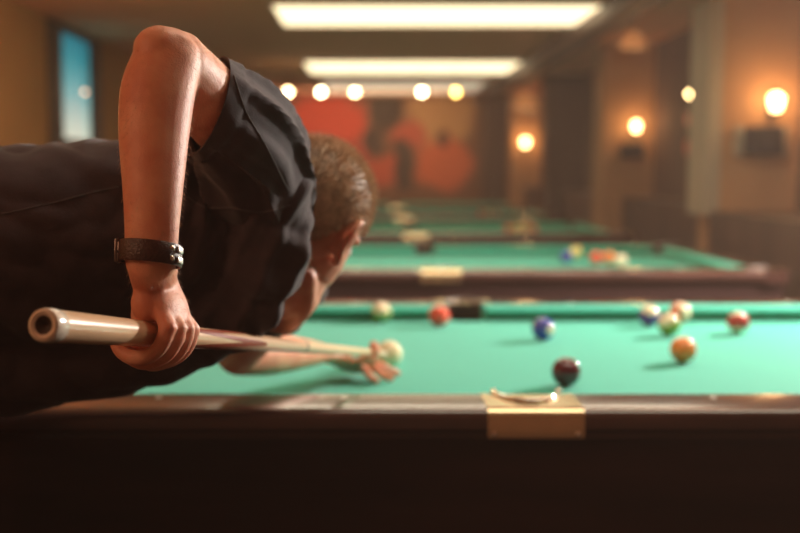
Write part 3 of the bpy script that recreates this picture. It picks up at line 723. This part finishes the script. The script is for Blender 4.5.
# shirt
def shirt():
    bm = bmesh.new()
    tube(bm, [at(-50, 265, 1.63), at(-15, 262, 1.65), at(40, 262, 1.68), at(130, 245, 1.73), at(200, 238, 1.77), at(236, 225, 1.78)],
         [(.150, .200), (.155, .204), (.155, .206), (.140, .198), (.130, .180), (.105, .150)], 40, 8, up=WID)
    # shoulders and upper back, hanging chest
    ell(bm, at(252, 165, 1.68), (.085, .095, .085)); ell(bm, at(262, 245, 1.84), (.066, .10, .075))
    tube(bm, [at(215, 300, 1.74), at(170, 322, 1.73), at(120, 336, 1.71), at(60, 344, 1.69), at(0, 352, 1.66), at(-50, 355, 1.64)], [.09, .095, .095, .10, .105, .10], 20, 6)
    tube(bm, [at(250, 165, 1.66), at(266, 205, 1.68), at(256, 265, 1.70), at(226, 315, 1.72)], [.078, .072, .072, .068], 20, 6)
    ell(bm, at(264, 268, 1.84), (.055, .08, .055))
    # left sleeve
    tube(bm, [SHL, SHL.lerp(ELL, .30)], [.070, .066], 20, 5)
    me = fuse(rel(bm), .0052, 14, 'shirt_body', .6)
    me.materials.clear()
    me.update()
    # wrinkles: long soft folds fanning from the right armpit and hanging down the chest
    ap = at(205, 175, 1.6)-V((man.location.x, man.location.y, 0)); neck = at(285, 250, 1.8)-V((man.location.x, man.location.y, 0))
    cos = [v.co.copy() for v in me.vertices]; nrm = [v.normal.copy() for v in me.vertices]; outc = []
    for c, n in zip(cos, nrm):
        d = c-ap; ang = math.atan2(d.z, d.x+.4*d.y); rr = d.length
        wv = noise.noise(V((c.x*5, c.y*5, c.z*5)))
        f1 = math.sin(ang*11+wv*5+rr*6)*.5+.5; f1 = f1**2
        d2 = c-neck; f2 = (math.sin((c.x*.87-c.z*.5)*150+wv*4+c.y*12)*.5+.5)**2
        f3 = abs(noise.noise(V((c.x*10+c.z*16, c.y*8, c.z*5-c.x*8))))
        wa = math.exp(-(rr/.22)**2)*min(1, rr/.09)**2; wb = math.exp(-(d2.length/.24)**2)
        outc.extend(c + n*(.010*f1*wa+.012*f2*wb+.016*f3-.006))
    me.vertices.foreach_set('co', outc)
    me.update()
    return me
sh = shirt()
so = obj('shirt', sh, M_shirt, man); so['label'] = 'charcoal t-shirt'
# right sleeve: an open tube of cloth
def sleeve():
    bm = bmesh.new(); seg = 96
    A0 = at(209, 104, 1.50); ax = (SHR-A0)
    path = [A0, A0.lerp(SHR, .35)+V((0, 0, .002)), A0.lerp(SHR, .75)+V((-.008, 0, -.004)), SHR+V((-.018, .02, -.025)), at(256, 200, 1.76)]
    rad = [(.086, .066), (.080, .063), (.077, .072), (.084, .088), (.082, .085)]
    n = 48; rings = []
    for side in (0, 1):
        R = []
        for k in range(n+1):
            t = k/n; c = V(cat([tuple(p) for p in path], t)); r = cat(rad, t)
            c2 = V(cat([tuple(p) for p in path], min(t+.02, 1))); c1 = V(cat([tuple(p) for p in path], max(t-.02, 0))); T_ = (c2-c1).normalized()
            kk = max(0, 1-k/22); T_ = (T_*(1-kk)+V((.90, .36, -.30)).normalized()*kk).normalized()
            a = V((0, 0, 1)); a = (a-T_*a.dot(T_)).normalized(); b = T_.cross(a)
            row = []
            for i in range(seg):
                th = 2*math.pi*i/seg
                w1 = noise.noise(V((math.cos(th)*1.6, math.sin(th)*1.6, t*1.0)))*4
                fold = (math.sin(th*7+t*5+w1)*.5+.5)**3*.013*min(1, t*4)+(math.sin(th*3-t*3+1)*.5+.5)*.004
                hem = .0014 if (t < .115) else 0
                hem2 = -.0016 if abs(t-.12) < .012 else 0
                off = fold+hem+hem2 - (.0022 if side else 0)
                row.append(bm.verts.new(c + b*math.cos(th)*(r[0]+off) + a*math.sin(th)*(r[1]+off)))
            R.append(row)
        rings.append(R)
    for R in rings:
        for p_, q_ in zip(R, R[1:]):
            for i in range(seg): bm.faces.new((p_[i], p_[(i+1) % seg], q_[(i+1) % seg], q_[i]))
    for k in (0, n):
        for i in range(seg): bm.faces.new((rings[0][k][i], rings[0][k][(i+1) % seg], rings[1][k][(i+1) % seg], rings[1][k][i]))
    return bm
sl = obj('sleeve', rel(sleeve()), M_shirt, so)
# seams as raised stitched lines; last path paints a fold highlight on the sleeve
M_seam_fold = mat('seam_and_fold_light', (.10, .085, .088), .8)
from mathutils.bvhtree import BVHTree
def on_shirt(pts):
    off = V((man.location.x, man.location.y, 0)); out = []
    trees = [BVHTree.FromPolygons([v.co[:] for v in m_.vertices], [p.vertices[:] for p in m_.polygons]) for m_ in (so.data, sl.data)]
    n = (len(pts)-1)*8
    for i in range(n+1):
        x, y = cat(pts, i/n); d = (at(x, y, 2)-V((0, 0, CAMZ))).normalized(); o_ = V((0, 0, CAMZ))-off
        hs = [h for h in (t_.ray_cast(o_, d) for t_ in trees) if h[0] is not None]
        if hs:
            h = min(hs, key=lambda h: h[3]); out.append(h[0]+h[1].normalized()*.0004*(1 if h[1].dot(d) < 0 else -1))
    return out
for pth in ([(2, 214), (30, 208), (60, 201), (90, 193), (118, 187)], [(186, 196), (205, 207), (232, 208), (262, 212), (290, 205)],
            [(288, 190), (268, 150), (246, 112), (234, 76)]):
    P_ = on_shirt(pth)
    bm = bmesh.new(); tube(bm, P_, [.0011]*len(P_), 6, 1); obj('seam_fold_line', bm, M_seam_fold, so)
# trousers
bm = bmesh.new()
tube(bm, [at(-105, 265, 1.60), at(-70, 262, 1.62), at(-30, 262, 1.64)], [(.135, .185), (.132, .185), (.12, .165)], 32, 6, up=WID)
for l in LEGS:
    tube(bm, [at(-70, 270, 1.62).lerp(l[0], .8)+V((0, 0, .03)), l[0].lerp(l[1], .5), l[1], l[1].lerp(l[2], .5), l[2]+V((0, 0, .02))], [.125, .105, .085, .078, .075], 22, 6)
me = fuse(rel(bm), .008, 10, 'trousers', .5); me.materials.clear()
cos = [v.co.copy() for v in me.vertices]; nrm = [v.normal.copy() for v in me.vertices]; outc = []
for c, n in zip(cos, nrm): outc.extend(c + n*(.012*abs(noise.noise(c*9))))
me.vertices.foreach_set('co', outc); me.update()
obj('trousers', me, M_jean, man)['label'] = 'black trousers'
# shoes
for l in LEGS:
    bm = bmesh.new(); hd = l[2]-V((.03, .03, 0)); dd = (l[3]-hd); dd.z = 0
    tube(bm, [V((hd.x, hd.y, .05)), V((hd.x, hd.y, .05))+dd*.5, V((hd.x, hd.y, .045))+dd*1.15], [(.045, .048), (.048, .046), (.044, .034)], 18, 6); ell(bm, V((hd.x+.01, hd.y+.01, .09)), (.052, .055, .05))
    for v in bm.verts: v.co.z = max(v.co.z, .012)
    sh_ = obj('shoe', rel(bm), mat('shoe_leather', (.03, .02, .018), .5), man)
    bm = bmesh.new(); tube(bm, [V((hd.x, hd.y, .008)), V((hd.x, hd.y, .008))+dd*1.2], [(.050, .008), (.047, .008)], 16, 4); obj('sole', rel(bm), M_rub, sh_)
# bracelet
def bracelet():
    root = empty('bracelet', (0, 0, 0))
    c = at(150.5, 254, 1.285); T_ = (at(152, 200, 1.30)-at(150, 262, 1.283)).normalized()
    a = V((0, 1, 0)); a = (a-T_*a.dot(T_)).normalized(); b = T_.cross(a)   # b ~ along x
    if b.x < 0: b = -b
    root.location = c; root.rotation_euler = Matrix((b, a, T_)).transposed().to_euler()
    seg = 64; bm = bmesh.new(); rows = []
    for (dr, z) in ((0, -.0125), (.0022, -.0128), (.0030, -.0110), (.0030, .0110), (.0022, .0128), (0, .0125)):
        rows.append([bm.verts.new(((.0345+dr)*math.cos(2*math.pi*i/seg), (.0305+dr)*math.sin(2*math.pi*i/seg), z+.003*math.cos(2*math.pi*i/seg)*-1)) for i in range(seg)])
    rows.append(rows[0])
    for p_, q_ in zip(rows, rows[1:]):
        for i in range(seg): bm.faces.new((p_[i], p_[(i+1) % seg], q_[(i+1) % seg], q_[i]))
    st = obj('strap', bm, mat('dark_brown_leather', (.055, .018, .014), .35, noise_amt=.2, nscale=60, bump=.4, bscale=300), root)
    def onband(thdeg, z, out=.0032):
        th = math.radians(thdeg); return V(((.0345+out)*math.cos(th), (.0305+out)*math.sin(th), z-.003*math.cos(th))), th
    for z in (-.006, .006):
        p, th = onband(-38, z); bm = bmesh.new()
        nrm = V((math.cos(th), math.sin(th), 0)); M = Matrix.Translation(p) @ nrm.to_track_quat('Z', 'Y').to_matrix().to_4x4()
        lathe(bm, [(.0034, -.001), (.0034, .0003), (.0026, .0009), (.0010, .0011), (0, .0009)], 16, M); obj('rivet', bm, M_chrome, root)
    for z in (-.006, .006):
        p, th = onband(-14, z); bm = bmesh.new(); box(bm, p, (.0026, .013, .0070), th, .0006); obj('clasp', bm, mat('brushed_steel', (.62, .56, .50), .38, 1), root)
    p, th = onband(186, 0); bm = bmesh.new()
    for z in (-.013, .013): box(bm, p+V((-.001, 0, z)), (.003, .016, .002), 0, .0006)
    for y in (-.008, .008): box(bm, p+V((-.001, y, 0)), (.003, .002, .027), 0, .0006)
    box(bm, p+V((-.002, 0, 0)), (.002, .016, .002), 0, .0005)
    obj('buckle', bm, mat('dark_steel', (.25, .2, .18), .3, 1), root)
    tag(root, 'dark brown leather bracelet with metal rivets around the right wrist of the man', 'bracelet')
bracelet()
